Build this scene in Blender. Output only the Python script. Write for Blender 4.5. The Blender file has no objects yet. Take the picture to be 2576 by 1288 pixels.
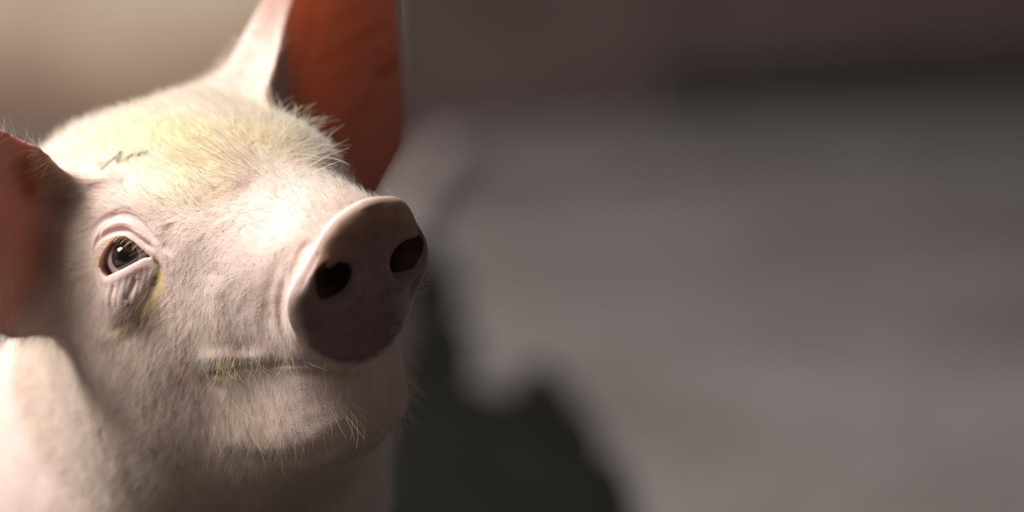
import bpy, math, random
import numpy as np
from mathutils import Matrix, Vector

# ------------------------------------------------------------------ scene, camera, light
sc = bpy.context.scene
COL = sc.collection
random.seed(4); RNG = np.random.default_rng(7)

PITCH = math.radians(10.0)          # the camera looks a little down at the animal
PXM = 5000.0                        # picture pixels per metre at the subject distance
DPX = 7000.0                        # subject distance in those pixels (1.4 m)
CAM_H = 0.76
cp, sp = math.cos(PITCH), math.sin(PITCH)
R_CW = np.array([[1, 0, 0], [0, cp, sp], [0, -sp, cp]])     # camera axes (right, away, up) -> world
CAM = np.array([0.0, 0.0, CAM_H])

cam_d = bpy.data.cameras.new('camera'); cam_o = bpy.data.objects.new('camera', cam_d); COL.objects.link(cam_o)
cam_d.sensor_width = 36.0; cam_d.lens = 36.0 * DPX / 2576.0
cam_o.location = CAM; cam_o.rotation_euler = (math.pi / 2 - PITCH, 0, 0)
cam_d.dof.use_dof = True; cam_d.dof.focus_distance = 1.376; cam_d.dof.aperture_fstop = 2.1
cam_d.clip_start = 0.05; cam_d.clip_end = 100
sc.camera = cam_o

vs = sc.view_settings
vs.view_transform = 'Standard'; vs.look = 'None'; vs.gamma = 1.0; vs.use_curve_mapping = False
vs.exposure = 0.0

world = bpy.data.worlds.new('world'); sc.world = world; world.use_nodes = True
wbg = world.node_tree.nodes['Background']
wbg.inputs['Color'].default_value = (1.0, 0.94, 0.90, 1); wbg.inputs['Strength'].default_value = 0.06

def area_light(name, loc, target, size, sizey, power, col):
    d = bpy.data.lights.new(name, 'AREA'); d.shape = 'RECTANGLE'; d.size = size; d.size_y = sizey
    d.energy = power; d.color = col
    o = bpy.data.objects.new(name, d); COL.objects.link(o)
    o.location = loc
    o.rotation_euler = (Vector(target) - Vector(loc)).to_track_quat('-Z', 'Y').to_euler()
    return o
# daylight falling in through the high opening on the left of the pen
area_light('daylight_opening', (-3.1, 0.95, 3.65), (-0.12, 1.45, 0.5), 1.8, 1.5, 415, (1.0, 0.965, 0.91))

# ------------------------------------------------------------------ small helpers
def link(o, parent=None):
    COL.objects.link(o)
    if parent is not None: o.parent = parent
    return o

def mesh_obj(name, V, F, mat=None, parent=None, smooth=True):
    me = bpy.data.meshes.new(name); me.from_pydata([tuple(v) for v in V], [], [tuple(f) for f in F]); me.update()
    if smooth: me.polygons.foreach_set('use_smooth', np.ones(len(me.polygons), bool))
    o = bpy.data.objects.new(name, me)
    if mat: me.materials.append(mat)
    return link(o, parent)

def tag(o, label=None, cat=None, kind=None, group=None):
    if label: o['label'] = label
    if cat: o['category'] = cat
    if kind: o['kind'] = kind
    if group: o['group'] = group
    return o

class NT:
    def __init__(s, name):
        s.m = bpy.data.materials.new(name); s.m.use_nodes = True; s.t = s.m.node_tree; s.n = s.t.nodes
        s.b = s.n['Principled BSDF']; s.out = s.n['Material Output']
    def new(s, ty, **kw):
        n = s.n.new(ty)
        for k, v in kw.items():
            if k in n.inputs and not hasattr(type(n), k): n.inputs[k].default_value = v
            else: setattr(n, k, v)
        return n
    def ln(s, a, b): s.t.links.new(a, b)
    def noise(s, scale, detail=4, rough=.55, src=None):
        n = s.n.new('ShaderNodeTexNoise'); n.inputs['Scale'].default_value = scale
        n.inputs['Detail'].default_value = detail; n.inputs['Roughness'].default_value = rough
        if src is not None: s.ln(src, n.inputs['Vector'])
        return n
    def ramp(s, fac, stops):
        r = s.n.new('ShaderNodeValToRGB'); e = r.color_ramp.elements
        while len(e) < len(stops): e.new(0.5)
        for k, (p, c) in enumerate(stops): e[k].position = p; e[k].color = (*c, 1)
        s.ln(fac, r.inputs['Fac']); return r
    def bump(s, h, strength=.3, dist=.01):
        b = s.n.new('ShaderNodeBump'); b.inputs['Strength'].default_value = strength; b.inputs['Distance'].default_value = dist
        s.ln(h, b.inputs['Height']); s.ln(b.outputs['Normal'], s.b.inputs['Normal']); return b
    def obco(s): return s.n.new('ShaderNodeTexCoord').outputs['Object']

def px_ray(px, py):
    d = R_CW @ np.array([px - 1288.0, DPX, 644.0 - py]); return d / np.linalg.norm(d)
def on_floor(px, py, z=0.0):
    d = px_ray(px, py); t = (z - CAM[2]) / d[2]; return CAM + d * t

# ------------------------------------------------------------------ the pen
WALL_Y = 5.9
def mat_floor():
    t = NT('worn_concrete'); co = t.obco()
    a = t.noise(1.7, 5, .6, co); b = t.noise(11, 6, .6, co)
    mx = t.new('ShaderNodeMix', data_type='FLOAT'); mx.inputs[0].default_value = .3
    t.ln(a.outputs['Fac'], mx.inputs[2]); t.ln(b.outputs['Fac'], mx.inputs[3])
    r = t.ramp(mx.outputs[0], [(.34, (.115, .097, .092)), (.5, (.178, .157, .153)), (.64, (.23, .21, .205))])
    t.ln(r.outputs['Color'], t.b.inputs['Base Color']); t.b.inputs['Roughness'].default_value = .75
    t.bump(b.outputs['Fac'], .5, .006); return t.m
def mat_wall_dark():
    t = NT('dark_timber'); co = t.obco()
    mp = t.new('ShaderNodeMapping'); mp.inputs['Scale'].default_value = (1.2, 1, 9); t.ln(co, mp.inputs['Vector'])
    a = t.noise(2.0, 6, .6, mp.outputs['Vector'])
    r = t.ramp(a.outputs['Fac'], [(.3, (.09, .060, .057)), (.7, (.17, .115, .11))])
    t.ln(r.outputs['Color'], t.b.inputs['Base Color']); t.b.inputs['Roughness'].default_value = .8
    t.bump(a.outputs['Fac'], .4, .01); return t.m
def mat_wall_pale():
    t = NT('tan_render'); co = t.obco()
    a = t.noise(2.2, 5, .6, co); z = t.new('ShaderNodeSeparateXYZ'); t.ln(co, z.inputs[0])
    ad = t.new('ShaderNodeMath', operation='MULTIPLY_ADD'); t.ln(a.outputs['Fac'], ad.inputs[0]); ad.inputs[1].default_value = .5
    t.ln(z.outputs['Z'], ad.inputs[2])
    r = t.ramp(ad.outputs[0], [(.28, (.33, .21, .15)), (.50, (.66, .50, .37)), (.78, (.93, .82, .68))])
    t.ln(r.outputs['Color'], t.b.inputs['Base Color']); t.b.inputs['Roughness'].default_value = .85
    t.bump(a.outputs['Fac'], .4, .01); return t.m
def box(x0, x1, y0, y1, z0, z1):
    V = [(x, y, z) for x in (x0, x1) for y in (y0, y1) for z in (z0, z1)]
    F = [(0, 1, 3, 2), (4, 6, 7, 5), (0, 4, 5, 1), (2, 3, 7, 6), (0, 2, 6, 4), (1, 5, 7, 3)]
    return V, F
def slab(name, dims, mat):
    V, F = box(*dims); o = mesh_obj(name, V, F, mat, smooth=False)
    bv = o.modifiers.new('edge', 'BEVEL'); bv.width = .012; bv.segments = 2
    tag(o, kind='structure'); return o
M_FLOOR = mat_floor()
slab('floor', (-5.5, 7.5, -1.5, WALL_Y + 2.6, -.12, 0.0), M_FLOOR)
def oblique(name, p0, p1, y0, y1, z1, mat):
    """an upright slab along the floor line p0-p1"""
    d = np.array(p1[:2]) - np.array(p0[:2]); L = np.linalg.norm(d)
    o = slab(name, (0, L, y0, y1, 0, z1), mat); o.location = (p0[0], p0[1], 0); o.rotation_euler = (0, 0, math.atan2(d[1], d[0])); return o
_w0 = np.array([-.28, WALL_Y, 0]); _w1 = on_floor(2576, 232); _w1 = _w0 + (_w1 - _w0) * 4.0
oblique('wall_back', _w0, _w1, 0, .12, 2.6, mat_wall_dark())
_t = NT('black_board'); _t.b.inputs['Base Color'].default_value = (.05, .04, .035, 1); _t.b.inputs['Roughness'].default_value = .85
oblique('baseboard_back', _w0 + (_w1 - _w0) * .10, _w1, -.03, 0, .125, _t.m)
slab('wall_left', (-5.5, -.28, WALL_Y - .02, WALL_Y + .12, 0, 2.6), mat_wall_pale())


def mat_plain(name, c0, c1, scale, rough):
    t = NT(name); n = t.noise(scale, 6, .6, t.obco()); r = t.ramp(n.outputs['Fac'], [(.3, c0), (.7, c1)])
    t.ln(r.outputs['Color'], t.b.inputs['Base Color']); t.b.inputs['Roughness'].default_value = rough
    t.bump(n.outputs['Fac'], .6, .01); return t.m
def poly_inside_dist(x, y, P):
    d = np.full(x.shape, 1e9); ins = np.zeros(x.shape, bool)
    for a, b in zip(P, np.roll(P, -1, 0)):
        e = b - a; t = np.clip(((x - a[0]) * e[0] + (y - a[1]) * e[1]) / (e @ e), 0, 1)
        d = np.minimum(d, np.hypot(x - a[0] - t * e[0], y - a[1] - t * e[1]))
        c = ((a[1] > y) != (b[1] > y)) & (x < (b[0] - a[0]) * (y - a[1]) / (b[1] - a[1] + 1e-12) + a[0]); ins ^= c
    return np.where(ins, d, -d)
def mound(name, P, height, slope, mat, step=.025, seed=1, bump=.006):
    """a heap with the ground outline P; its skirt dips just under the floor"""
    P = np.array(P)[:, :2]; lo = P.min(0) - .06; hi = P.max(0) + .06; r = np.random.default_rng(seed)
    xs = np.arange(lo[0], hi[0], step); ys = np.arange(lo[1], hi[1], step); Xg, Yg = np.meshgrid(xs, ys)
    sd = poly_inside_dist(Xg, Yg, P); nz = sum(np.sin(Xg * a + Yg * b + c) for a, b, c in r.uniform(8, 40, (7, 3)))
    Z = height * (1 - np.exp(-np.maximum(sd, 0) * slope / height)) + np.where(sd > 0, bump * nz * np.clip(sd / .06, 0, 1), 0)
    Z = np.where(sd > 0, np.maximum(Z, .001), -.004)
    use = sd > -.05; ny, nx = Xg.shape; cen = lo * .5 + hi * .5
    idx = np.arange(nx * ny).reshape(ny, nx); q = np.stack([idx[:-1, :-1], idx[:-1, 1:], idx[1:, 1:], idx[1:, :-1]], -1).reshape(-1, 4)
    q = q[use.ravel()[q].all(1)]; used = np.unique(q); re = np.full(nx * ny, -1); re[used] = np.arange(len(used))
    Vv = np.stack([Xg.ravel() - cen[0], Yg.ravel() - cen[1], Z.ravel()], 1)[used]
    o = mesh_obj(name, Vv, re[q], mat); o.location = (cen[0], cen[1], 0); return o
M_SHADOW = mat_plain('floor_shadow', (.004, .004, .004), (.012, .011, .009), 14, .9); M_SHADOW.node_tree.nodes['Principled BSDF'].inputs['Specular IOR Level'].default_value = .12  # near-black colour stands in for a cast shadow on the floor
shade_patch = mound('shadow_muck_patch', [np.array((*p, 0.)) if abs(p[0]) < 5 else on_floor(*p) for p in [(1050, 600), (1105, 615), (1160, 700), (1188, 850), (1212, 965), (1262, 990), (1310, 935), (1370, 908), (1430, 965),
     (1500, 1065), (1565, 1175), (1630, 1300), (1640, 1480), (.6, 2.28), (1.1, 2.1), (1.25, 1.4), (.9, .6), (-.7, .45), (-1.1, 1.2), (-1.05, 2.3), (-.6, 2.6), (860, 1480), (880, 720), (960, 610)]], .012, .3, M_SHADOW, bump=.002)  # outline runs on unseen around the pig, added to cut floor bounce
tag(shade_patch, 'wide black patch standing in for a cast shadow on the concrete floor behind and below the snout', 'muck', 'stuff')
mk2 = mound('shadow_muck_patch', [on_floor(*p) for p in [(950, 322), (1040, 320), (1078, 345), (1045, 410), (1000, 470), (960, 480), (930, 500), (880, 470), (890, 350)]], .02, .4,
            mat_plain('drying_muck', (.05, .042, .035), (.085, .07, .058), 12, .7), seed=3)
tag(mk2, 'small brown muck patch between the standing ear and the pinkish kerb', 'muck', 'stuff')
def kerb():
    A = on_floor(1132, 385)[:2]; Bp = on_floor(985, 590)[:2]; d = Bp - A; L = np.linalg.norm(d); d /= L
    hw, h = .036, .035; prof = [(-hw, 0), (-hw, h - .015), (-hw + .015, h), (hw - .015, h), (hw, h - .015), (hw, 0)]
    Vv = []; n = 12
    for i in range(n + 1):
        for x, z in prof: Vv.append((x, -L * i / n, z + .002 * math.sin(i * 2.1 + x * 40) * (z > 0)))
    k = len(prof); Ff = [(i * k + j, i * k + j + 1, (i + 1) * k + j + 1, (i + 1) * k + j) for i in range(n) for j in range(k - 1)]
    Ff += [tuple(range(k)), tuple(n * k + j for j in reversed(range(k)))]
    o = mesh_obj('kerb', Vv, Ff, mat_plain('pinkish_concrete', (.42, .345, .35), (.54, .45, .455), 9, .8), smooth=False)
    o.location = (A[0], A[1], 0); o.rotation_euler = (0, 0, math.atan2(d[1], d[0]) + math.pi / 2); return o
tag(kerb(), 'low pinkish concrete kerb running along the floor to the dark wall', 'kerb')
M_STRAW = mat_plain('brown_bedding', (.10, .055, .032), (.24, .15, .09), 22, .9)
for k, (cx, w_, lab) in enumerate(((-30, .10, 'brown bedding heap against the tan wall above the near ear'), (335, .10, 'brown bedding heap against the tan wall behind the top of the head'))):
    c = on_floor(cx, 292); P = [(c[0] + w_ * math.cos(a) * (1 + .2 * math.sin(3 * a + k)), c[1] - .02 + .09 * math.sin(a)) for a in np.linspace(0, 6.28, 18)[:-1]]
    tag(mound('bedding_heap', P, .10 - .02 * k, 1.1, M_STRAW, .015, 5 + k), lab, 'bedding', group='bedding heaps along the wall')

#@@PIG
# ------------------------------------------------------------------ the pig: an implicit body, meshed once
# head frame (camera axes first, then world): f = towards the snout, u = towards the pig's left, w = up out of the skull
def head_frame():
    f = np.array((0.62, -0.77, -0.05)); u = np.array((0.77, 0.58, 0.27))
    f /= np.linalg.norm(f); u -= f * (u @ f); u /= np.linalg.norm(u); w = np.cross(f, u)
    return (R_CW @ u), (R_CW @ f), (R_CW @ w)
U, Fw, W = head_frame()
HM = np.stack([U, Fw, W], 1).astype(np.float32)      # q @ HM -> head coordinates
_s = (DPX + 200) / DPX
O_W = CAM + R_CW @ (np.array([(577 - 1288) * _s, DPX + 200, (644 - 553) * _s]) / PXM)   # between the eyes, in metres
FLOOR_Q = -O_W[2] * PXM                               # floor height in body units

def ell(p, c, r):
    q = (p - np.float32(c)) / np.float32(r)
    k0 = np.sqrt((q * q).sum(-1)) + 1e-6
    q2 = q / np.float32(r); k1 = np.sqrt((q2 * q2).sum(-1)) + 1e-9
    return k0 * (k0 - 1) / k1
def rcone(p, a, b, ra, rb):
    a = np.float32(a); b = np.float32(b); ab = b - a
    t = np.clip(((p - a) @ ab) / (ab @ ab), 0, 1)
    d = p - a - t[..., None] * ab
    return np.sqrt((d * d).sum(-1)) - (ra + (rb - ra) * t)
def boxcone(p, a, b, ra, rb, e=3.0, wz=1.0):
    """tapered bar with a squarish round section (width r, height r * wz), round ends"""
    a = np.float32(a); b = np.float32(b); ab = b - a
    t = np.clip(((p - a) @ ab) / (ab @ ab), 0, 1)
    d = np.abs(p - a - t[..., None] * ab); d[..., 2] /= wz
    cs = (d[..., 0] ** e + d[..., 2] ** e) ** (1 / e)
    return (np.sqrt(cs * cs + d[..., 1] ** 2) - (ra + (rb - ra) * t)) * min(1, wz)
def smin(a, b, k):
    h = np.maximum(k - np.abs(a - b), 0) / k
    return np.minimum(a, b) - h * h * k * .25
def smax(a, b, k): return -smin(-a, -b, k)

# snout disc: half width against height on the disc plane
DT = np.array([-236, -222, -198, -157, -110, -56, -6, 28, 55, 96, 140, 172, 192, 201.])
DH = np.array([0, 66, 110, 154, 186, 204, 204, 186, 168, 147, 124, 94, 50, 0.])
DC = np.float32((0, 566, -104)); DTv = np.float32((0, .4424, .8968)); DNv = np.float32((0, .8968, -.4424))
_tp = np.concatenate([DT, DT[-2:0:-1]]); _up = np.concatenate([DH, -DH[-2:0:-1]])
DISC_POLY = np.stack([_up * 1.07, _tp * 1.02 - 2], 1)
for _ in range(2):                                     # round the corners of the outline
    _nx = np.roll(DISC_POLY, -1, 0); DISC_POLY = np.stack([DISC_POLY * .75 + _nx * .25, DISC_POLY * .25 + _nx * .75], 1).reshape(-1, 2)
def poly_sdf(x, y, P):
    d = np.full(x.shape, 1e18, np.float32); s = np.ones(x.shape, np.float32)
    n = len(P)
    for i in range(n):
        a = P[i]; b = P[i - 1]; e = b - a
        wx = x - a[0]; wy = y - a[1]
        t = np.clip((wx * e[0] + wy * e[1]) / (e @ e + 1e-9), 0, 1)
        bx = wx - e[0] * t; by = wy - e[1] * t
        d = np.minimum(d, bx * bx + by * by)
        c1 = y >= a[1]; c2 = y < b[1]; c3 = e[0] * wy > e[1] * wx
        flip = (c1 & c2 & c3) | (~c1 & ~c2 & ~c3)
        s = np.where(flip, -s, s)
    return s * np.sqrt(d)

def unit(v): v = np.array(v, float); return v / np.linalg.norm(v)
# ears (mirrored with |u|): a cupped sheet with its own axis, width and opening
EAR_B = np.float32((470, -235, 85))
EAR_A = unit((.66, -.03, .75)); EAR_W = np.array((.79, .03, -.6)); EAR_W = unit(EAR_W - EAR_A * (EAR_W @ EAR_A))
EAR_C = np.cross(EAR_A, EAR_W)
if EAR_C[1] < 0: EAR_C = -EAR_C                         # opening faces forward
EAR_L = 780.
def ear_local(p):
    q = p - EAR_B
    return q @ np.float32(EAR_A), q @ np.float32(EAR_W), q @ np.float32(EAR_C)
_es = [-330, -220, -100, 0, 150, 300, 400, 550, 680, 780]
def ear_half(s):                                       # lateral, medial half widths along the ear
    return (np.interp(s, _es, [40, 150, 250, 285, 270, 235, 205, 150, 85, 8]),
            np.interp(s, _es, [60, 100, 150, 190, 205, 190, 170, 120, 60, 5]))
def sd_ear(p, left):
    # the far ear stands a little closer to the poll than the near one
    p = p + np.where(left[..., None], np.float32((90, 0, 0)), np.float32((0, 0, 42)))
    s, b, c = ear_local(p)
    hl, hm = ear_half(s); hl = hl * np.where(left, np.interp(s, [-200, 0, 200], [.84, 1.0, 1.16]), .82); hm = hm * np.where(left, 1.12, 1)
    sc_ = np.where(b > 0, 290., 205.)
    bb = b / sc_
    depth = np.interp(s, [-330, -150, 0, 120, 250, 500, 780], [60, 80, 120, 130, 105, 60, 10]).astype(np.float32)
    depth = depth * np.where(b > 0, .75, 1.2)
    c0 = depth * (bb * bb) - 50 - 40 * (s / 780) ** 2
    slope = depth * 2 * bb / sc_
    th = np.interp(s, [-330, -100, 100, 780], [34, 26, 13, 9])
    sheet = np.abs(c - c0) / np.sqrt(1 + slope * slope) - th
    edge = np.where(b > 0, b - hl, -b - hm) * .85
    d = smax(sheet, edge, 14)
    return smax(d, np.maximum(s - EAR_L, -330 - s), 14).astype(np.float32)

EYE = {}
def sd_head(p, eye=True, nost=True):
    a = p.copy(); a[..., 0] = np.abs(a[..., 0])
    d = ell(a, (0, -190, 0), (285, 340, 298))
    d = smin(d, rcone(a, (0, -60, 40), (0, 445, -42), 180, 118), 170)
    d = smin(d, boxcone(a, (0, -10, -140), (0, 400, -150), 268, 186, 2.8, 1.0), 150)
    d = smin(d, boxcone(a, (0, 330, -150), (0, 385, -147), 180, 178, 3.6, 1.0), 40)
    d = smin(d, boxcone(a, (80, -60, -330), (10, 330, -320), 190, 158, 2.6, 1.0), 90)
    d = smin(d, ell(a, (150, -340, 50), (235, 270, 232)), 140)
    d = smin(d, ell(a, (130, -70, -80), (145, 250, 210)), 130)
    d = smin(d, ell(a, (124, 160, -130), (122, 200, 200)), 130)
    d = smin(d, ell(a, (190, -230, -330), (205, 300, 330)), 180)
    d = smin(d, boxcone(a, (70, -150, -450), (24, 370, -425), 175, 128, 3.0, .98), 50)
    d = smin(d, rcone(a, (0, 240, -478), (0, -310, -610), 148, 322), 170)
    d = smin(d, ell(a, (125, -20, 95), (130, 170, 72)), 190)
    # snout disc
    q = a - DC; x = a[..., 0]; y = q @ DTv; z = q @ DNv
    pd = np.full(d.shape, 400., np.float32); nr = (np.abs(z) < 170) & (x < 330) & (np.abs(y) < 360)
    if nr.any(): pd[nr] = poly_sdf(x[nr], y[nr], DISC_POLY)
    dome = -(x * x) * .00035 - (y * y) * .00018
    disc = smax(pd, np.abs(z + 6 - dome) - 34, 58)
    d = smin(d, disc, 26)
    # groove behind the disc rim is left by the small blend; nostrils
    if nost:
        nb = DC + DTv * 15 + DNv * 46 + np.float32((108, 0, 0))
        ne = DC + DTv * 14 - DNv * 58 + np.float32((66, 0, 0))
        d = smax(d, -rcone(a, nb, ne, 47, 24), 34)
        sl = DC - DTv * 24 + DNv * 46 + np.float32((165, 0, 0))
        d = smax(d, -rcone(a, nb, sl, 34, 12), 40)
    d = smin(d, np.where(p[..., 0] > 0, rcone(a, (300, -290, 220), (500, -285, 500), 100, 44), 900), 130)   # thick root of the far ear
    d = smin(d, sd_ear(a, p[..., 0] > 0), 70)
    # ear canal hollow
    if eye and EYE:
        e = a - EYE['c']; d = smin(d, np.sqrt((e * e).sum(-1)) - 78, 60)
        e2 = e + EYE['v'] * 84 - EYE['n'] * 6; d = smin(d, np.sqrt((e2 * e2).sum(-1)) - 66, 70)        # puffy skin below the eye
        ex = e @ EYE['h']; ey = e @ EYE['v']; ez = e @ EYE['n']
        near = (np.abs(ex) < 260) & (np.abs(ey) < 260)
        cut = np.full(d.shape, 300., np.float32)
        if near.any():
            pp = poly_sdf(ex[near], ey[near], EYE['poly'])
            cut[near] = np.maximum(pp, -(ez[near] + 5))
        d = smax(d, -cut, 8)
    return d

def sd_limbs(q, d):
    fl = FLOOR_Q
    for x, y, hind in ((-500, 900, 0), (80, 900, 0), (-740, 3450, 1), (-40, 3450, 1)):
        if not hind:
            d = smin(d, rcone(q, (x, y, -1050), (x * 1.0, y + 60, -1650), 250, 165), 160)
            d = smin(d, rcone(q, (x, y + 60, -1650), (x, y + 20, fl + 420), 150, 105), 60)
            d = smin(d, rcone(q, (x, y + 20, fl + 420), (x, y - 60, fl + 75), 100, 92), 40)
        else:
            d = smin(d, rcone(q, (x, y, -1000), (x, y - 180, -1560), 400, 230), 200)
            d = smin(d, rcone(q, (x, y - 180, -1560), (x, y + 190, fl + 700), 210, 115), 60)
            d = smin(d, rcone(q, (x, y + 190, fl + 700), (x, y + 90, fl + 260), 110, 95), 40)
            d = smin(d, rcone(q, (x, y + 90, fl + 260), (x, y + 20, fl + 75), 100, 90), 40)
    return d
def sd_tail(q, d):
    for k in range(10):                                # a curled tail
        a0 = k * .9; a1 = (k + 1) * .9
        P0 = (-390 + 60 * math.sin(a0) * (k > 0), 4080 + k * 22, -640 + 60 * math.cos(a0))
        P1 = (-390 + 60 * math.sin(a1), 4080 + (k + 1) * 22, -640 + 60 * math.cos(a1))
        d = smin(d, rcone(q, P0, P1, 36 - k * 2.2, 34 - k * 2.2), 18)
    return d
def sd_body(q):
    d = rcone(q, (-190, 300, -190), (-260, 760, -700), 315, 545)
    d = smin(d, rcone(q, (-150, 640, -850), (-260, 1500, -900), 520, 575), 200)
    t = rcone(q, (-280, 1400, -900), (-380, 3100, -900), 560, 600)
    d = smin(d, t, 250)
    d = smin(d, ell(q, (-390, 3400, -870), (590, 720, 600)), 250)
    low = q[..., 2] < -650
    if low.any(): d[low] = sd_limbs(q[low], d[low])
    back = q[..., 1] > 3600
    if back.any(): d[back] = sd_tail(q[back], d[back])
    return d

def sdf(q, eye=True, nost=True):
    shp = q.shape[:-1]; q = np.ascontiguousarray(q.reshape(-1, 3), np.float32)
    d = sd_body(q)
    r2 = (q * q).sum(-1); near = r2 < 1300. ** 2
    if near.any():
        h = sd_head(q[near] @ HM, eye, nost)
        d[near] = smin(d[near], h, 130)
    return d.reshape(shp)

CAM_Q = (CAM - O_W) * PXM
def surf(pts, eye=True):
    """where the camera ray through picture points meets the animal (body units)"""
    pts = np.atleast_2d(np.array(pts, float)); D = np.array([px_ray(x, y) for x, y in pts])
    t = np.full(len(pts), 5600.)
    for _ in range(90):
        t += .8 * np.clip(sdf(CAM_Q + D * t[:, None], eye, False), -200, 400)
    return (CAM_Q + D * t[:, None])
def to_px(q):
    c = ((q / PXM + O_W) - CAM) @ R_CW                  # camera axes
    return 1288 + DPX * c[..., 0] / c[..., 1], 644 - DPX * c[..., 2] / c[..., 1]

# --- eye: placed once on the modelled face, then shared by both sides through |u|
def setup_eye():
    n = unit((.74, .60, .22))
    p0 = surf([(312, 650)], eye=False)[0] @ HM; p0[0] = abs(p0[0])
    c = p0 - n * 58.
    v = unit(np.array((0, 0, 1.)) - n * n[2]); h = np.cross(v, n)
    opn = [(386, 646), (369, 632), (345, 612), (322, 599), (304, 598), (283, 611), (263, 634), (249, 656), (245, 672),
           (254, 687), (268, 698), (292, 688), (322, 674), (345, 660), (369, 648)]
    P = []
    pl = c + n * 66.
    for px, py in opn:
        d = (px_ray(px, py) @ HM).astype(float); o = (CAM_Q @ HM).astype(float)
        d[0] *= -1; o[0] *= -1                           # mirror: picture shows the pig's right (negative u)
        t = ((pl - o) @ n) / (d @ n); q = o + d * t - c
        P.append((q @ h, q @ v))
    EYE.update(c=np.float32(c), n=np.float32(n), v=np.float32(v), h=np.float32(h), poly=np.array(P))
setup_eye()

# --- mesh the implicit body: sparse samples, naive surface nets
def surface_net(lo, hi, h, B=8):
    nc = np.ceil((np.array(hi) - np.array(lo)) / h / B).astype(int) * B
    val = np.full(nc + 1, 1e3, np.float32)
    nb = nc // B
    bc = np.stack(np.meshgrid(*[np.arange(k) for k in nb], indexing='ij'), -1).reshape(-1, 3)
    cen = np.float32(lo) + (bc + .5) * B * h
    d = np.concatenate([sdf(c) for c in np.array_split(cen, max(1, len(cen) // 200000))])
    keep = bc[np.abs(d) < B * h * 1.45]
    inside = bc[d < -B * h * 1.45]
    for b in inside:
        val[b[0] * B:b[0] * B + B + 1, b[1] * B:b[1] * B + B + 1, b[2] * B:b[2] * B + B + 1] = -1e3
    g = np.stack(np.meshgrid(*[np.arange(B + 1)] * 3, indexing='ij'), -1).reshape(-1, 3)
    for ch in np.array_split(keep, max(1, len(keep) // 400)):
        idx = (ch[:, None, :] * B + g[None]).reshape(-1, 3)
        v = sdf(np.float32(lo) + idx * np.float32(h))
        val[idx[:, 0], idx[:, 1], idx[:, 2]] = v
    S = val < 0
    cs = [S[i:nc[0] + i, j:nc[1] + j, k:nc[2] + k] for i in (0, 1) for j in (0, 1) for k in (0, 1)]
    cnt = sum(c.astype(np.int8) for c in cs)
    act = np.argwhere((cnt > 0) & (cnt < 8))
    cv = np.stack([val[act[:, 0] + i, act[:, 1] + j, act[:, 2] + k] for i in (0, 1) for j in (0, 1) for k in (0, 1)], 1)
    co = np.array([(i, j, k) for i in (0, 1) for j in (0, 1) for k in (0, 1)], np.float32)
    acc = np.zeros((len(act), 3)); n = np.zeros(len(act))
    for i in range(8):
        for j in range(i + 1, 8):
            if abs(co[i] - co[j]).sum() != 1: continue
            a = cv[:, i]; b = cv[:, j]; m = (a < 0) != (b < 0)
            t = np.where(m, a / np.where(m, a - b, 1), 0)
            acc += np.where(m[:, None], co[i] + t[:, None] * (co[j] - co[i]), 0); n += m
    V = np.float64(lo) + (act + acc / n[:, None]) * h
    idm = np.full(nc, -1, np.int32); idm[act[:, 0], act[:, 1], act[:, 2]] = np.arange(len(act))
    Q = []
    for ax in range(3):
        a1, a2 = (ax + 1) % 3, (ax + 2) % 3
        s0 = [slice(0, nc[k]) for k in range(3)]; s1 = list(s0); s1[ax] = slice(1, nc[ax] + 1)
        A = S[tuple(s0)]; Bm = S[tuple(s1)]
        e = np.argwhere(A != Bm); e = e[(e[:, a1] > 0) & (e[:, a2] > 0)]
        sg = A[e[:, 0], e[:, 1], e[:, 2]]
        def at(o1, o2):
            x = e.copy(); x[:, a1] -= o1; x[:, a2] -= o2; return idm[x[:, 0], x[:, 1], x[:, 2]]
        q = np.stack([at(1, 1), at(0, 1), at(0, 0), at(1, 0)], 1)
        q[~sg] = q[~sg][:, ::-1]; Q.append(q)
    return V, np.concatenate(Q)

def grad(q, e=2.0):
    k = np.array([(1, -1, -1), (-1, -1, 1), (-1, 1, -1), (1, 1, 1)], float)
    g = sum(k[i] * sdf(q + k[i] * e)[:, None] for i in range(4))
    return g / (np.linalg.norm(g, axis=1, keepdims=True) + 1e-9)
def project(q, steps=2, e=2.0, lim=10):
    for _ in range(steps):
        g = grad(q, e); q = q - g * np.clip(sdf(q), -lim, lim)[:, None] * .9
    return q

def subdivide(V, quads, ngons, sel):
    """split the chosen quads in four; neighbours take the new edge points as n-gons"""
    S = quads[sel]; K = quads[~sel]
    E = np.stack([S, np.roll(S, -1, 1)], -1).reshape(-1, 2); E.sort(1)
    ue, inv = np.unique(E, axis=0, return_inverse=True); inv = inv.reshape(-1, 4)
    nV = len(V); em = (V[ue[:, 0]] + V[ue[:, 1]]) / 2; fm = V[S].mean(1)
    ei = nV + inv; fi = nV + len(ue) + np.arange(len(S))
    new = []
    for k in range(4): new.append(np.stack([S[:, k], ei[:, k], fi, ei[:, k - 1]], 1))
    emap = {(int(a), int(b)): nV + i for i, (a, b) in enumerate(ue)}
    key = ue[:, 0].astype(np.int64) * (nV + 1) + ue[:, 1]
    EK = np.stack([K, np.roll(K, -1, 1)], -1); EK = np.sort(EK, -1)
    kk = EK[..., 0].astype(np.int64) * (nV + 1) + EK[..., 1]
    hit = np.isin(kk, key).any(1)
    ng2 = []
    for f in [list(x) for x in K[hit]] + ngons:
        g = []
        for i, a in enumerate(f):
            b = f[(i + 1) % len(f)]; g.append(int(a)); m = emap.get((min(int(a), int(b)), max(int(a), int(b))))
            if m is not None: g.append(m)
        ng2.append(g)
    return np.concatenate([V, em, fm]), np.concatenate([K[~hit]] + new), ng2

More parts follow.
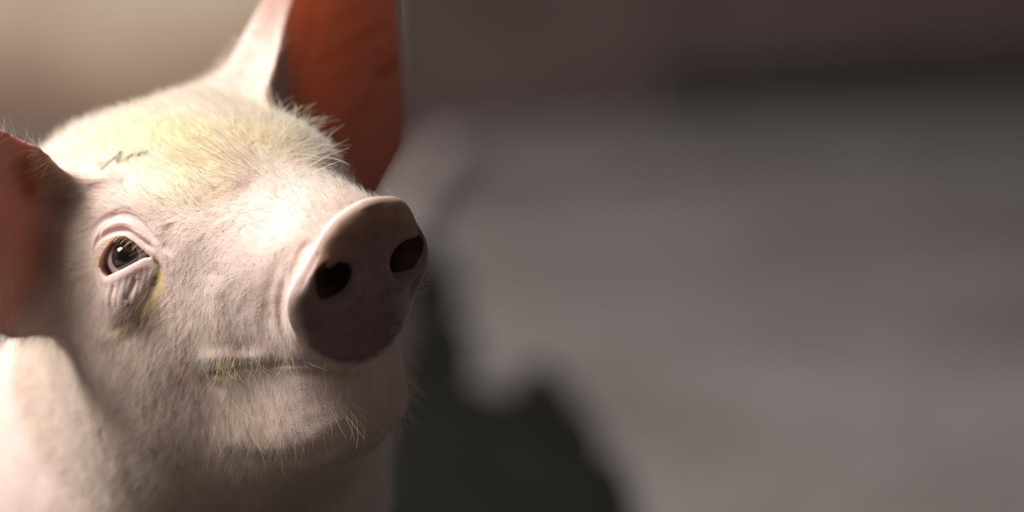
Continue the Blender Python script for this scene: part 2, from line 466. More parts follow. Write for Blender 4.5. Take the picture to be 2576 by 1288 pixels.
H0 = 12.5
V, QD = surface_net((-1000, -780, FLOOR_Q - 20), (950, 4500, 1000), H0)
NG = []
V = project(V, 2, 3.0)
def face_info(V, QD):
    c = V[QD].mean(1); n = np.cross(V[QD[:, 2]] - V[QD[:, 0]], V[QD[:, 3]] - V[QD[:, 1]])
    n /= np.linalg.norm(n, axis=1, keepdims=True) + 1e-9
    x, y = to_px(c); vd = CAM_Q - c; vd /= np.linalg.norm(vd, axis=1, keepdims=True)
    return c, n, x, y, (n * vd).sum(1)
for lev in range(3):
    c, n, x, y, fc = face_info(V, QD)
    hc = c @ HM; r = np.linalg.norm(c, axis=1)
    if lev == 0: sel = (r < 1000) & (c[:, 1] < 420)
    elif lev == 1: sel = (r < 900) & (fc > -.25) & (hc[:, 1] > -260) & (x > 60) & (x < 1130) & (y > 280) & (hc[:, 0] < 330)
    else:
        ec = EYE['c'] * np.float32((-1, 1, 1)); dd = np.linalg.norm(hc - ec, axis=1)
        sel = (dd < 170) & (fc > -.6) & (hc[:, 1] > -250)
        a = np.zeros(len(V), bool); a[QD.ravel()] = 0
    if lev:                                             # stay one ring inside the last region: only where quads are small
        size = np.linalg.norm(V[QD[:, 0]] - V[QD[:, 2]], axis=1); sel &= size < H0 * 2.2 / 2 ** lev
    V, QD, NG = subdivide(V, QD, NG, sel)
    touched = np.unique(QD[-4 * int(sel.sum()):])
    V[touched] = project(V[touched], 2, 2.0 if lev == 0 else 1.2, 6)
NRM = grad(V, 2.0)
HV = V @ HM

# --- surface detail: creases, folds and lips follow lines found on the modelled face
def chaikin(P, n=2):
    P = np.array(P, float)
    for _ in range(n):
        q = np.empty((2 * len(P) - 2, P.shape[1])); q[0::2] = P[:-1] * .75 + P[1:] * .25; q[1::2] = P[:-1] * .25 + P[1:] * .75
        P = np.concatenate([P[:1], q, P[-1:]])
    return P
_vis = ((CAM_Q - V) * NRM).sum(1) > 0
VX, VY = to_px(V); _vi = np.where(_vis & (VX > -60) & (VX < 1250) & (VY > -60) & (VY < 1350))[0]
VX, VY = VX[_vi].astype(np.float32), VY[_vi].astype(np.float32); VD = np.linalg.norm(V[_vi] - CAM_Q, axis=1).astype(np.float32)
def surf(pts):
    """the modelled skin seen at picture points (nearest visible vertex)"""
    out = []
    for x, y in np.atleast_2d(pts):
        near = np.where((np.abs(VX - x) < 9) & (np.abs(VY - y) < 9))[0]
        if len(near) == 0:
            out.append(V[_vi[np.argmin((VX - x) ** 2 + (VY - y) ** 2)]]); continue
        near = near[VD[near] < VD[near].min() + 60]
        out.append(V[_vi[near[np.argmin((VX[near] - x) ** 2 + (VY[near] - y) ** 2)]]])
    return np.array(out)
def fold(h):
    h = np.array(h, float); h[..., 0] = -np.abs(h[..., 0]); return h
HVF = fold(HV)                                          # both halves folded onto the side in view
def on_face(px): return chaikin(surf(px)) @ HM
def line_dist(pts, P, reach):
    """distance to a polyline for the points within reach, plus position along it"""
    lo = P.min(0) - reach; hi = P.max(0) + reach
    idx = np.where(((pts > lo) & (pts < hi)).all(1))[0]
    d = np.full(len(idx), 1e9); tt = np.zeros(len(idx)); q = pts[idx]; n = len(P) - 1
    for i in range(n):
        e = P[i + 1] - P[i]; t = np.clip(((q - P[i]) @ e) / (e @ e + 1e-9), 0, 1)
        x = np.linalg.norm(q - P[i] - t[:, None] * e, axis=1); m = x < d
        d[m] = x[m]; tt[m] = (i + t[m]) / n
    return idx, d, tt
DISP = np.zeros(len(V))
def crease(px, amp, width, fade=.3, sym=True):
    P = on_face(px); P = fold(P) if sym else P
    idx, d, t = line_dist(HVF if sym else HV, P, width * 3)
    k = np.exp(-(d / width) ** 2)
    if fade:
        f_ = np.clip(np.minimum(t, 1 - t) / fade, 0, 1); k *= f_ * f_ * (3 - 2 * f_)
    DISP[idx] += amp * k
def lump(px, amp, rad, sym=True):
    P = surf([px])[0] @ HM; P = fold(P) if sym else P
    d = np.linalg.norm((HVF if sym else HV) - P, axis=1); DISP[:] += amp * np.exp(-(d / rad) ** 2)
# eyelids
crease([(236, 655), (239, 615), (262, 590), (294, 578), (320, 580), (347, 600), (372, 620), (400, 630)], -8, 7)
crease([(221, 600), (238, 570), (265, 548), (298, 540), (330, 542), (358, 566), (385, 600), (410, 612)], -7, 9)
crease([(232, 640), (248, 592), (285, 563), (325, 562), (355, 588), (380, 612)], 7, 11)
crease([(245, 690), (262, 710), (300, 700), (345, 674), (378, 660)], 3, 11)
crease([(402, 662), (398, 700), (378, 740), (340, 790), (300, 820), (262, 838)], -6, 15)
crease([(345, 700), (330, 730), (318, 760)], -4, 8)
crease([(290, 715), (282, 750), (290, 790)], -3, 8)
crease([(425, 560), (432, 600), (420, 640)], -6, 26)
for k_ in range(7):
    x_ = 268 + k_ * 17; crease([(x_ + 8, 704 - k_ * 6), (x_, 735 - k_ * 5), (x_ - 6, 770 - k_ * 7), (x_ - 4, 800 - k_ * 9)], -1.0, 5)
for k_ in range(5):
    crease([(232 + k_ * 3, 640 - k_ * 5), (252 + k_ * 4, 588 - k_ * 9), (300, 560 - k_ * 10), (350 + k_ * 3, 575 - k_ * 8), (392 + k_ * 4, 610 - k_ * 6)], -1.6, 4)
lump((298, 768), 6, 50); lump((470, 600), 6, 60)
# mouth and lips
crease([(528, 944), (548, 939), (600, 926), (680, 917), (760, 913), (830, 907), (880, 905), (930, 897), (985, 880)], -13, 7, .04)
crease([(500, 915), (530, 896), (580, 893), (640, 898), (700, 890)], 9, 22)
crease([(560, 962), (620, 950), (700, 940), (780, 938), (860, 935)], -2, 18)
crease([(512, 905), (512, 940), (540, 970), (570, 985)], -6, 14)
crease([(540, 690), (545, 760), (560, 830), (600, 880)], 7, 34)
# folds where the muzzle meets the snout disc
crease([(805, 570), (765, 615), (722, 690), (700, 760), (706, 830), (740, 880)], -5, 12)
crease([(775, 590), (735, 655), (715, 720), (716, 780), (735, 830)], 3, 9)
crease([(745, 600), (690, 690), (668, 770), (680, 850)], -3.5, 18)
crease([(560, 1140), (660, 1165), (760, 1160), (860, 1120)], -10, 30)
crease([(250, 1070), (262, 1120), (280, 1170)], -5, 10)
crease([(690, 1185), (760, 1190), (830, 1195)], -8, 12)
# philtrum on the disc
for a_, b_ in ((0, 0),):
    z = (HV - DC) @ DNv; t_ = (HV - DC) @ DTv
    on = (np.abs(HV[:, 0]) < 90) & (z > 5)
    DISP[on] -= 4 * np.exp(-(HV[on, 0] / 26) ** 2)
    rn = np.hypot(np.abs(HV[:, 0]) - 108, t_ - 15); on = (z > 0) & (z < 70) & (HV[:, 1] > 400)
    DISP[on] += 6 * np.exp(-((rn[on] - 66) / 16) ** 2)
# skin is never dead smooth: broad soft unevenness
def vnoise(p, scale, seed):
    r = np.random.default_rng(seed); k = r.normal(size=(14, 3)); k /= np.linalg.norm(k, axis=1, keepdims=True)
    k *= r.uniform(.6, 1.6, (14, 1)) / scale * 6.28; ph = r.uniform(0, 6.28, 14)
    return np.sin(p @ k.T + ph).sum(1) / 5.0
DISP += vnoise(V, 190, 1) * 1.6 + vnoise(V, 60, 2) * .5
in_eye = np.linalg.norm(np.abs(HV) * np.sign([1, 1, 1]) - 0, axis=1) < 0
V2 = V + NRM * DISP[:, None]

# --- skin colouring (pigment, dirt, stains; painted disc glow and nostril shade)
SKIN = np.array((.80, .64, .58)); COLR = np.tile(SKIN, (len(V), 1)); ROUGH = np.full(len(V), .55); THIN = np.zeros(len(V))
X_, Y_ = to_px(V)
def blend(c, k): 
    k = np.clip(k, 0, 1)[:, None]; COLR[:] = COLR * (1 - k) + np.array(c) * k
def blend_at(c, k, idx):
    k = np.clip(k, 0, 1)[:, None]; COLR[idx] = COLR[idx] * (1 - k) + np.array(c) * k
def stain(px, c, width, amt=1., sym=False, rag=.5):
    P = on_face(px) if len(px) > 1 else (surf(px) @ HM); P = fold(P) if sym else P
    src = HVF if sym else HV
    if len(P) == 1:
        d = np.linalg.norm(src - P[0], axis=1); idx = np.where(d < width * 3)[0]; d = d[idx]
    else: idx, d, t = line_dist(src, P, width * 3)
    n = 1 + (rag * vnoise(V[idx], width * 1.6, len(px) * 7 + int(width)) if rag else 0)
    blend_at(c, amt * np.exp(-(d / width) ** 2) * np.clip(n, .1, 1.8), idx)
n1 = vnoise(V, 260, 5); n2 = vnoise(V, 70, 6)
blend((.78, .55, .48), .22 + .2 * n1 + .15 * n2)
s_e, b_e, c_e = ear_local(np.abs(HV) * np.array((1, 0, 0)) + HV * np.array((0, 1, 1)))
far_e = HV[:, 0] > 0
earm = np.clip((np.abs(HV[:, 0]) - 330) / 90, 0, 1) * np.clip((HV[:, 2] + 160 + (np.abs(HV[:, 0]) - 330) * .3) / 60, 0, 1) * (V[:, 1] < 1100) * np.clip((s_e + 170) / 90, 0, 1)
THIN = earm * np.where(HV[:, 0] > 0, 1, .62)
eg = (NRM @ HM); ear_in = earm * np.clip(((eg * np.float32(EAR_C) * np.where(far_e[:, None], 1, np.float32((-1, 1, 1)))).sum(1) - .0) / .35, 0, 1)
blend((.74, .45, .38), ear_in * .75)
stain([(310, 600)], (.70, .47, .46), 95, .75, True, .15)
stain([(300, 720)], (.68, .53, .51), 70, .5, True, .2)
stain([(436, 600)], (.62, .42, .42), 38, .6, True, .2)
stain([(390, 650), (402, 672), (394, 700), (386, 715)], (.22, .12, .05), 10, .9, True, .3)
stain([(404, 690), (398, 725), (384, 765), (350, 800), (310, 832)], (.66, .50, .20), 13, .85, True, .4)
stain([(360, 805), (320, 838), (280, 858), (255, 866)], (.26, .18, .10), 14, .55, True, .4)
stain([(318, 742), (325, 765)], (.28, .2, .18), 8, .6)
for q_, w_, a_ in (((330, 330), 120, .7), ((450, 345), 110, .6), ((600, 330), 90, .45), ((520, 430), 80, .5), ((420, 455), 70, .4), ((690, 360), 60, .4)):
    stain([q_], (.86, .76, .42), w_, a_, False, .35)
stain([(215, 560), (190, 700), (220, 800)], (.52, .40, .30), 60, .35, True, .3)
stain([(545, 935), (575, 918), (600, 905)], (.62, .45, .20), 13, .7, True, .5)
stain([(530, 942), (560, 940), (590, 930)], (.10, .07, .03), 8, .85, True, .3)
stain([(800, 935), (850, 940), (900, 938)], (.52, .40, .22), 12, .45, False, .8)
for q_ in ((450, 905), (470, 925), (440, 950), (452, 962), (365, 1020), (245, 1060)):
    stain([q_], (.55, .24, .20), 15, .6, False, .6)
for q_ in ((385, 1135), (450, 1180), (320, 1190), (365, 1150), (500, 1010)):
    stain([q_], (.28, .2, .14), 14, .55, False, .7)
stain([(250, 1085), (262, 1120), (276, 1160)], (.45, .25, .2), 7, .6)
for i in range(170):                                    # bristle pits and specks of dirt
    q_ = (RNG.uniform(420, 1000), RNG.uniform(470, 1250)); stain([q_], (.22, .13, .09), RNG.uniform(2., 3.4), RNG.uniform(.2, .7), False, 0)
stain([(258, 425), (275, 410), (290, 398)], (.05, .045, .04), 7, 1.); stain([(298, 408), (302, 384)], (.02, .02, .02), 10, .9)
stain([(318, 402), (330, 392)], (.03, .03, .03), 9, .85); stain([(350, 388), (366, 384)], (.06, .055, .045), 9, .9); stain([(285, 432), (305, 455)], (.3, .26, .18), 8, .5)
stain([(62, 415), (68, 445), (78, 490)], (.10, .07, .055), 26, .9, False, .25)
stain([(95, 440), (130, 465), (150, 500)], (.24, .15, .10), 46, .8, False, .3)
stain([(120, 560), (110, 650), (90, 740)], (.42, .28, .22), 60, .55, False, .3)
# veins and a scratch inside the standing ear
for L_, a_ in (([(905, 22), (840, 55), (765, 82)], .55), ([(960, 60), (880, 110), (792, 155)], .6), ([(985, 120), (930, 150), (850, 195)], .35), ([(930, 260), (880, 300)], .3)):
    stain(L_, (.50, .20, .15), 17, a_, False, .3)
stain([(950, 182), (975, 168), (990, 155)], (.12, .05, .04), 12, .8, False, .3)
# snout disc
z = (HV - DC) @ DNv; t_ = (HV - DC) @ DTv; u_ = np.abs(HV[:, 0])
pd = poly_sdf(HV[:, 0].astype(np.float32), t_.astype(np.float32), DISC_POLY)
dk = np.clip((z + 4) / 14, 0, 1) * np.clip((8 - pd) / 14, 0, 1) * (z < 90) * (HV[:, 1] > 380)
blend((.36, .24, .235), dk)
rim = dk * np.exp(-(pd / 95) ** 2) * np.clip((t_ + 40) / 170, 0, 1)
blend((.58, .29, .17), rim * .8)  # backlit orange glow at the disc top, painted into the skin colour
rim = dk * np.exp(-(pd / 24) ** 2) * np.clip((t_ - 20) / 90, 0, 1)
blend((.72, .50, .28), rim * .75)
blend((.22, .145, .14), dk * np.clip(.2 * vnoise(V, 45, 9) + .08, 0, .4))
ROUGH = ROUGH - dk * .22
DISCK = dk
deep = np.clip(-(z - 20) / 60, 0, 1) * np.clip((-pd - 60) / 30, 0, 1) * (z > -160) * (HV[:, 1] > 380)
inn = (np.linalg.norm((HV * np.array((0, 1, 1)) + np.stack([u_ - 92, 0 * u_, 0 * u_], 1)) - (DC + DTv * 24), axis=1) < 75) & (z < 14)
blend((.07, .016, .014), inn * .95)  # nostril hollows painted near black to deepen their shade
COLR = np.clip(COLR, .01, .95)

def mat_skin():
    t = NT('pig_skin'); co = t.obco()
    at = t.new('ShaderNodeVertexColor'); at.layer_name = 'pigment'
    n1 = t.noise(420, 4, .6, co); n2 = t.noise(60, 4, .6, co)
    hs = t.new('ShaderNodeMixRGB', blend_type='OVERLAY'); hs.inputs['Fac'].default_value = .22
    t.ln(at.outputs['Color'], hs.inputs['Color1']); t.ln(n2.outputs['Fac'], hs.inputs['Color2'])
    t.ln(hs.outputs['Color'], t.b.inputs['Base Color'])
    fa = t.new('ShaderNodeAttribute', attribute_name='gloss'); t.ln(fa.outputs['Fac'], t.b.inputs['Roughness'])
    t.b.inputs['Subsurface Weight'].default_value = 1.0
    t.b.inputs['Subsurface Radius'].default_value = (1.0, .36, .22); t.b.inputs['Subsurface Scale'].default_value = .0028
    t.b.inputs['Specular IOR Level'].default_value = .35
    v = t.new('ShaderNodeTexVoronoi', feature='DISTANCE_TO_EDGE'); v.inputs['Scale'].default_value = 650; t.ln(co, v.inputs['Vector'])
    ad = t.new('ShaderNodeMath', operation='ADD'); t.ln(n1.outputs['Fac'], ad.inputs[0]); t.ln(v.outputs['Distance'], ad.inputs[1])
    t.bump(ad.outputs[0], .25, .0006)
    th = t.new('ShaderNodeAttribute', attribute_name='thin')
    tr = t.new('ShaderNodeBsdfTranslucent'); tr.inputs['Color'].default_value = (.74, .29, .13, 1)
    ms = t.new('ShaderNodeMixShader'); mm = t.new('ShaderNodeMath', operation='MULTIPLY'); mm.inputs[1].default_value = .48
    t.ln(th.outputs['Fac'], mm.inputs[0]); t.ln(mm.outputs[0], ms.inputs['Fac']); t.ln(t.b.outputs[0], ms.inputs[1]); t.ln(tr.outputs[0], ms.inputs[2])
    t.ln(ms.outputs[0], t.out.inputs['Surface']); return t.m

def build_pig():
    W_ = V2 / PXM                                       # metres around the point between the eyes
    base = np.array([O_W[0] - 200 / PXM, O_W[1] + 2000 / PXM, 0.0]); W_ = W_ + O_W - base
    faces = QD.astype(np.int32); nq = len(faces)
    ngi = [np.array(g, np.int32) for g in NG]
    loops = np.concatenate([faces.ravel()] + ngi); tot = np.concatenate([np.full(nq, 4), [len(g) for g in ngi]]).astype(np.int32)
    st = np.concatenate([[0], np.cumsum(tot)[:-1]]).astype(np.int32)
    me = bpy.data.meshes.new('pig'); me.vertices.add(len(W_)); me.loops.add(len(loops)); me.polygons.add(len(tot))
    me.vertices.foreach_set('co', W_.astype(np.float32).ravel()); me.loops.foreach_set('vertex_index', loops)
    me.polygons.foreach_set('loop_start', st); me.polygons.foreach_set('loop_total', tot)
    me.polygons.foreach_set('use_smooth', np.ones(len(tot), bool)); me.update(calc_edges=True); me.validate()
    ca = me.color_attributes.new('pigment', 'FLOAT_COLOR', 'POINT')
    ca.data.foreach_set('color', np.concatenate([COLR, np.ones((len(COLR), 1))], 1).astype(np.float32).ravel())
    for nm, arr in (('gloss', ROUGH), ('thin', THIN)):
        me.attributes.new(nm, 'FLOAT', 'POINT').data.foreach_set('value', arr.astype(np.float32))
    me.materials.append(mat_skin())
    o = link(bpy.data.objects.new('pig', me)); o.location = base
    tag(o, 'pale pink pig with upright ears raising its grey snout towards the camera', 'pig')
    return o, base
PIG, PIG_BASE = build_pig()
def to_pig(q): return q / PXM + O_W - PIG_BASE
def head_q(h): return np.asarray(h, float) @ HM.T.astype(float)

# --- eyes
def mat_eye():
    t = NT('eyeball'); co = t.obco(); sx = t.new('ShaderNodeSeparateXYZ'); t.ln(co, sx.inputs[0])
    cb = t.new('ShaderNodeCombineXYZ'); t.ln(sx.outputs['X'], cb.inputs['X']); t.ln(sx.outputs['Y'], cb.inputs['Y'])
    ln_ = t.new('ShaderNodeVectorMath', operation='LENGTH'); t.ln(cb.outputs[0], ln_.inputs[0])
    mr = t.new('ShaderNodeMath', operation='MULTIPLY'); mr.inputs[1].default_value = PXM / 60.; t.ln(ln_.outputs['Value'], mr.inputs[0])
    r = t.ramp(mr.outputs[0], [(.0, (.006, .005, .006)), (.24, (.008, .006, .006)), (.30, (.03, .019, .015)), (.48, (.02, .013, .012)), (.56, (.008, .007, .008)), (.62, (.42, .38, .38)), (1, (.55, .36, .36))])
    n = t.noise(900, 3, .6, co); mx = t.new('ShaderNodeMixRGB', blend_type='OVERLAY'); mx.inputs['Fac'].default_value = .3
    t.ln(r.outputs['Color'], mx.inputs['Color1']); t.ln(n.outputs['Fac'], mx.inputs['Color2']); t.ln(mx.outputs['Color'], t.b.inputs['Base Color'])
    t.b.inputs['Roughness'].default_value = .06; t.b.inputs['Specular IOR Level'].default_value = .6
    t.b.inputs['Coat Weight'].default_value = 1; t.b.inputs['Coat Roughness'].default_value = .02; return t.m
def sphere(rad, nu=48, nv=32, bulge=0.):
    Vv = []; Ff = []
    for j in range(nv + 1):
        th = math.pi * j / nv
        for i in range(nu):
            ph = 2 * math.pi * i / nu; x = math.sin(th); r = rad * (1 + bulge * math.exp(-(th / .5) ** 4))
            Vv.append((r * x * math.cos(ph), r * x * math.sin(ph), r * math.cos(th)))
    for j in range(nv):
        for i in range(nu):
            a = j * nu + i; b = j * nu + (i + 1) % nu; Ff.append((a, a + nu, b + nu, b))
    return Vv, Ff
M_EYE = mat_eye()
EYE_R = 60.
EC = EYE['c'] + EYE['n'] * 14
ray_o = (CAM_Q @ HM).astype(float); ray_d = (px_ray(311, 646) @ HM).astype(float)
ecr = EC * np.array((-1, 1, 1.)); oc = ray_o - ecr; bq = oc @ ray_d; tq = -bq - math.sqrt(max(0, bq * bq - (oc @ oc - EYE_R ** 2)))
GAZE = unit(ray_o + ray_d * tq - ecr)
for sgn in (-1, 1):
    Vv, Ff = sphere(EYE_R / PXM, bulge=.05)
    e = mesh_obj('eyeball', Vv, Ff, M_EYE, PIG); g = GAZE * np.array((-sgn, 1, 1.)); 
    e.location = to_pig(head_q(EC * np.array((sgn, 1, 1.)))); e.rotation_euler = Vector(head_q(g)).to_track_quat('Z', 'Y').to_euler()
    e['label'] = 'dark brown glossy eye'

# --- bristles: one coat of fine hair that follows the lie seen on the animal
# picture point, lie of the hair in the picture, length, lift
LIE = [(500, 750, -.6, .8, 44, .22), (450, 690, -.6, .75, 38, .22), (640, 640, -.95, .05, 26, .2), (700, 700, -.7, .6, 22, .25), (600, 520, -.8, .2, 40, .3),
       (700, 470, -.5, -.8, 50, .45), (815, 515, -.35, -.9, 34, .7), (740, 440, -.1, -.95, 60, .55), (600, 330, -.3, -.9, 85, .4), (660, 330, .1, -1, 92, .5),
       (700, 350, .4, -.85, 95, .55), (740, 400, .8, -.4, 85, .6), (500, 300, -.3, -.9, 70, .35), (400, 330, -.4, -.85, 70, .3), (250, 330, -.5, -.6, 70, .3),
       (330, 490, -.7, -.6, 52, .2), (480, 470, -.6, -.6, 50, .3), (200, 550, -1, .1, 60, .2), (150, 800, -.5, .8, 60, .2), (430, 960, -.55, .83, 78, .22),
       (350, 1000, -.6, .8, 78, .22), (300, 1150, -.6, .8, 72, .22), (560, 1010, -.15, 1, 60, .16), (660, 1000, .05, 1, 60, .16), (640, 880, .05, 1, 44, .25),
       (720, 880, .15, 1, 42, .25), (800, 1000, .15, 1, 60, .16), (900, 1040, .4, .9, 76, .35), (980, 960, .7, .7, 72, .5), (1030, 880, .85, .5, 60, .6),
       (560, 1150, -.2, 1, 70, .25), (700, 1180, 0, 1, 60, .25), (575, 905, .1, 1, 60, .5), (520, 640, -.75, .5, 34, .22), (420, 800, -.55, .83, 55, .22)]
VN = np.zeros((len(V2), 3))
_n = np.cross(V2[QD[:, 2]] - V2[QD[:, 0]], V2[QD[:, 3]] - V2[QD[:, 1]])
for k in range(4): np.add.at(VN, QD[:, k], _n)
VN /= np.linalg.norm(VN, axis=1, keepdims=True) + 1e-9
if (VN * NRM).sum() < 0: VN = -VN
def lie_guides():
    G = []
    for px, py, dx, dy, ln_, lf in LIE:
        p = surf([(px, py)])[0]; i = np.argmin(((V - p) ** 2).sum(1)); n = NRM[i]
        d = R_CW @ np.array([dx, 0, -dy]); vd = unit(p - CAM_Q)
        d = d - vd * ((d @ n) / (vd @ n + 1e-6)) if abs(vd @ n) > .25 else d - n * (d @ n)     # lay it on the skin
        h = p @ HM; hd = unit(d) @ HM
        if h[0] > 0: h[0] *= -1; hd[0] *= -1
        G.append(np.concatenate([h, hd, [ln_, lf]]))
    return np.array(G)
GUIDE = lie_guides()
def comb(q):
    """direction (unit, body axes), length, lift for skin points"""
    h = q @ HM; s = np.where(h[:, 0] > 0, -1., 1.); hf = h.copy(); hf[:, 0] *= s
    d2 = ((hf[:, None, :] - GUIDE[None, :, :3]) ** 2).sum(-1); w = 1 / (d2 + 900.) ** 1.8
    w /= w.sum(1, keepdims=True); v = w @ GUIDE[:, 3:]
    d = v[:, :3].copy(); d[:, 0] *= s * np.clip(np.abs(h[:, 0]) / 130., 0, 1)
    return d @ HM.T, v[:, 3], v[:, 4]

def scatter(count, weight):
    c4 = V2[QD]; ar = np.linalg.norm(np.cross(c4[:, 2] - c4[:, 0], c4[:, 3] - c4[:, 1]), axis=1) * .5
    pr = ar * weight; f = RNG.choice(len(QD), count, p=pr / pr.sum())
    a = RNG.random(count)[:, None]; b = RNG.random(count)[:, None]
    mixv = lambda A: (A[QD[f, 0]] * (1 - a) + A[QD[f, 1]] * a) * (1 - b) + (A[QD[f, 3]] * (1 - a) + A[QD[f, 2]] * a) * b
    p = mixv(V2); n = mixv(VN); n /= np.linalg.norm(n, axis=1, keepdims=True) + 1e-9
    return p, n, mixv(COLR)

def mat_hair():
    t = NT('bristle'); at = t.new('ShaderNodeAttribute', attribute_name='tint')
    t.ln(at.outputs['Color'], t.b.inputs['Base Color']); t.b.inputs['Roughness'].default_value = .45
    tr = t.new('ShaderNodeBsdfTranslucent'); t.ln(at.outputs['Color'], tr.inputs['Color'])
    ms = t.new('ShaderNodeMixShader'); ms.inputs['Fac'].default_value = .3
    t.ln(t.b.outputs[0], ms.inputs[1]); t.ln(tr.outputs[0], ms.inputs[2]); t.ln(ms.outputs[0], t.out.inputs['Surface']); return t.m
M_HAIR = mat_hair()

def hair_object(name, P, rad, tint, parent, taper=.25):
    """P: hairs x points x 3 in body units; rad in body units"""
    N, K = P.shape[:2]
    hc = bpy.data.hair_curves.new(name); hc.add_curves([K] * N)
    hc.attributes['position'].data.foreach_set('vector', to_pig(P).astype(np.float32).ravel())
    ra = hc.attributes.get('radius') or hc.attributes.new('radius', 'FLOAT', 'POINT')
    tp = np.linspace(1, taper, K)[None, :] * np.asarray(rad).reshape(-1, 1) * np.ones((N, 1)) / PXM
    ra.data.foreach_set('value', tp.astype(np.float32).ravel())
    ca = hc.attributes.new('tint', 'FLOAT_COLOR', 'CURVE')
    ca.data.foreach_set('color', np.concatenate([np.clip(tint, 0, 1), np.ones((N, 1))], 1).astype(np.float32).ravel())
    hc.materials.append(M_HAIR)
    return link(bpy.data.objects.new(name, hc), parent)

def grow(p, n, d, ln_, lf, K=5, curl=.16, wob=.16):
    d = d - n * (d * n).sum(1, keepdims=True); d += RNG.normal(0, wob, d.shape); d -= n * (d * n).sum(1, keepdims=True)
    d /= np.linalg.norm(d, axis=1, keepdims=True) + 1e-9
    lf = np.clip(lf + RNG.normal(0, .12, len(p)), .05, 1.3)
    out = np.empty((len(p), K, 3)); cur = p - n * 2; out[:, 0] = cur; side = np.cross(n, d) * RNG.normal(0, curl, (len(p), 1))
    for k in range(1, K):
        t = k / (K - 1); l = lf * (1 - .35 * t)
        v = d * np.cos(l)[:, None] + n * np.sin(l)[:, None] + side * t * 1.5
        cur = cur + v / np.linalg.norm(v, axis=1, keepdims=True) * (ln_ / (K - 1))[:, None]; out[:, k] = cur
    return out

def fur_weight():
    c, n, x, y, fc = face_info(V2, QD); h = c @ HM; ah = np.abs(h) * np.array((1, 0, 0)) + h * np.array((0, 1, 1))
    w = np.ones(len(QD)); r = np.linalg.norm(c, axis=1)
    e = np.linalg.norm(ah - (EYE['c'] + EYE['n'] * 70), axis=1)
    w *= np.clip((e - 62) / 90, 0, 1) ** 1.5
    w *= np.where(DISCK[QD].max(1) > .1, 0, 1)
    em = THIN[QD].mean(1); w *= 1 - .88 * em
    w *= np.where(np.abs(DISP[QD].mean(1)) > 11, 0, 1)
    z = (h - DC) @ DNv; w *= np.where((z > -30) & (h[:, 1] > 380), .12, 1)          # bare collar behind the disc
    w *= np.where(h[:, 1] > 300, .75, 1)
    body = (r > 900) | (c[:, 1] > 420); w = np.where(body, .03, w)
    w *= np.where((fc < -.3), .35, 1)
    w *= np.where((h[:, 2] < -330) & (h[:, 1] > 0), .6, 1)                           # sparser on the lower jaw
    return w
NF = 52000
p, n, col = scatter(NF, fur_weight())
d, ln_, lf = comb(p)
ln_ = ln_ * RNG.uniform(.55, 1.15, NF)
far = np.linalg.norm(p, axis=1) > 900
d = np.where(far[:, None], np.array((-.1, 1., -.35)), d); ln_ = np.where(far, 70, ln_); lf = np.where(far, .2, lf)
cream = np.array((.82, .75, .66)); dirt = np.clip((.55 - col[:, 1]) / .35, 0, .8)[:, None]
yel = np.clip((col[:, 0] - col[:, 2]) * 2.2 - .55, 0, .8)[:, None]
tint = cream * (1 - yel) + np.array((.86, .74, .40)) * yel; tint = tint * (1 - dirt) + col * dirt * 1.1
tint *= RNG.uniform(.8, 1.08, (NF, 1))
FUR = hair_object('bristle_coat', grow(p, n, d, ln_, lf), RNG.uniform(.22, .40, NF), tint, PIG)
tag(FUR, kind='stuff'); FUR['label'] = 'short cream white bristles covering the skin'

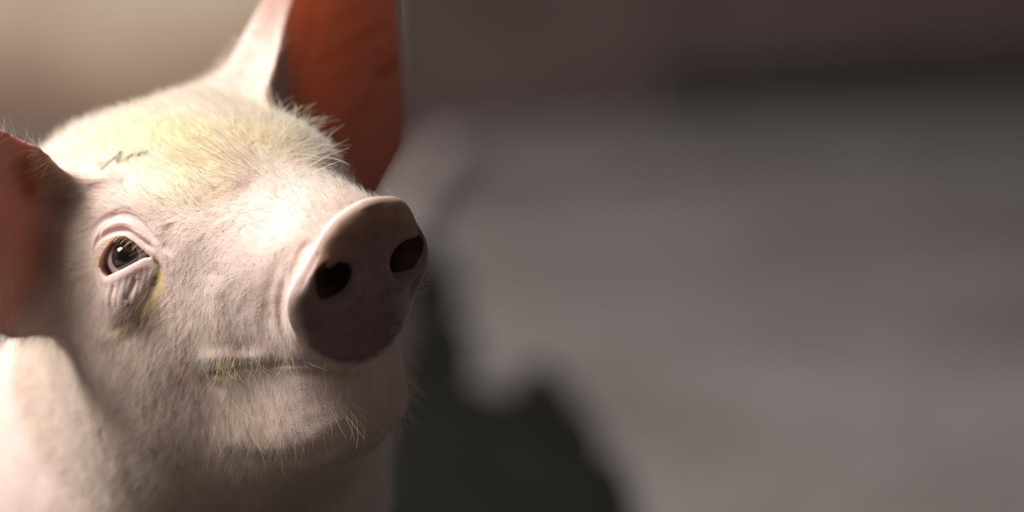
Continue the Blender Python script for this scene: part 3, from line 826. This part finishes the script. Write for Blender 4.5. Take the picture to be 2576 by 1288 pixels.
# longer single hairs: chin, lip corner, throat tuft, brow, snout edge
def tuft(centre, spread, count, length, lie, lift, tint, rad=.5, curl=.5):
    P = []; Nn = []
    for k in range(count):
        q = surf([(RNG.normal(centre[0], spread[0]), RNG.normal(centre[1], spread[1]))])[0]
        i = np.argmin(((V - q) ** 2).sum(1)); P.append(V2[i]); Nn.append(VN[i])
    P = np.array(P); Nn = np.array(Nn); d = np.tile(R_CW @ np.array([lie[0], 0, -lie[1]]), (count, 1)) + RNG.normal(0, .14, (count, 3))
    return grow(P, Nn, d, RNG.uniform(.6, 1.15, count) * length, np.full(count, lift), 8, curl, .1), np.full(count, rad) * RNG.uniform(.8, 1.2, count), np.array(tint) * RNG.uniform(.85, 1.1, (count, 1))
parts = [tuft((600, 1000), (30, 22), 15, 120, (.1, 1), .5, (.92, .80, .45)), tuft((690, 1010), (50, 30), 8, 115, (.05, 1), .5, (.88, .78, .5)),
         tuft((800, 1000), (70, 40), 6, 95, (.05, 1), .25, (.85, .77, .55), .45, .15), tuft((572, 915), (26, 8), 30, 74, (.12, 1), .75, (.90, .78, .38)),
         tuft((700, 905), (80, 8), 26, 60, (.1, 1), .6, (.85, .78, .6)), tuft((835, 1195), (28, 10), 26, 95, (.1, 1), .6, (.82, .76, .55)),
         tuft((640, 310), (55, 30), 60, 120, (.15, -1), .6, (.92, .84, .6), .8), tuft((715, 350), (35, 25), 60, 120, (.5, -.8), .6, (.92, .86, .68), .8),
         tuft((755, 400), (25, 25), 40, 110, (.85, -.3), .6, (.90, .84, .7), .8), tuft((1010, 930), (24, 60), 120, 74, (.75, .6), .8, (.85, .77, .58)),
         tuft((935, 1050), (55, 26), 70, 74, (.6, .8), .6, (.82, .74, .56)), tuft((1076, 720), (4, 75), 34, 36, (1, .1), 1.1, (.85, .77, .6), .6),
         tuft((320, 270), (80, 8), 40, 55, (-.3, -1), .7, (.93, .88, .74), .8), tuft((480, 250), (60, 8), 34, 60, (-.5, -1), .7, (.93, .87, .72), .8)]
WH = hair_object('whisker', np.concatenate([a for a, b, c in parts]), np.concatenate([b for a, b, c in parts]), np.concatenate([c for a, b, c in parts]), PIG, .3)
tag(WH, kind='stuff'); WH['label'] = 'long pale yellow whiskers on chin, lips and brow'

# eyelashes along both upper lids
def lashes(sgn):
    P = EYE['poly'][1:9]; P = chaikin(P, 2); N = 46; out = []
    for k in range(N):
        t = .12 + .85 * (k + RNG.uniform(-.4, .4)) / N; i = min(len(P) - 2, int(t * (len(P) - 1))); x, y = P[i] + (P[i + 1] - P[i]) * (t * (len(P) - 1) - i)
        zz = math.sqrt(max(50, 78. ** 2 - x * x - y * y)) + 2
        root = EYE['c'] + EYE['h'] * (x * 1.03) + EYE['v'] * (y * 1.05) + EYE['n'] * zz
        L = RNG.uniform(34, 56); a = RNG.uniform(-.25, .1); pts = []; cur = np.array(root, float)
        for j in range(6):
            pts.append(cur.copy()); u = j / 5
            v = EYE['n'] * (.95 - .6 * u) + EYE['v'] * (.25 - 1.0 * u) + EYE['h'] * (-.35 + a)
            cur = cur + v / np.linalg.norm(v) * L / 5
        out.append(pts)
    out = np.array(out) * np.array((sgn, 1, 1.)); return out @ HM.T.astype(float)
for sgn in (-1, 1):
    ob = hair_object('eyelashes', lashes(sgn), np.full(46, .95), np.array((.86, .68, .36)) * RNG.uniform(.8, 1.1, (46, 1)), PIG, .3)
    ob['label'] = 'blond eyelashes on the upper lid'; ob['kind'] = 'stuff'
#@@END
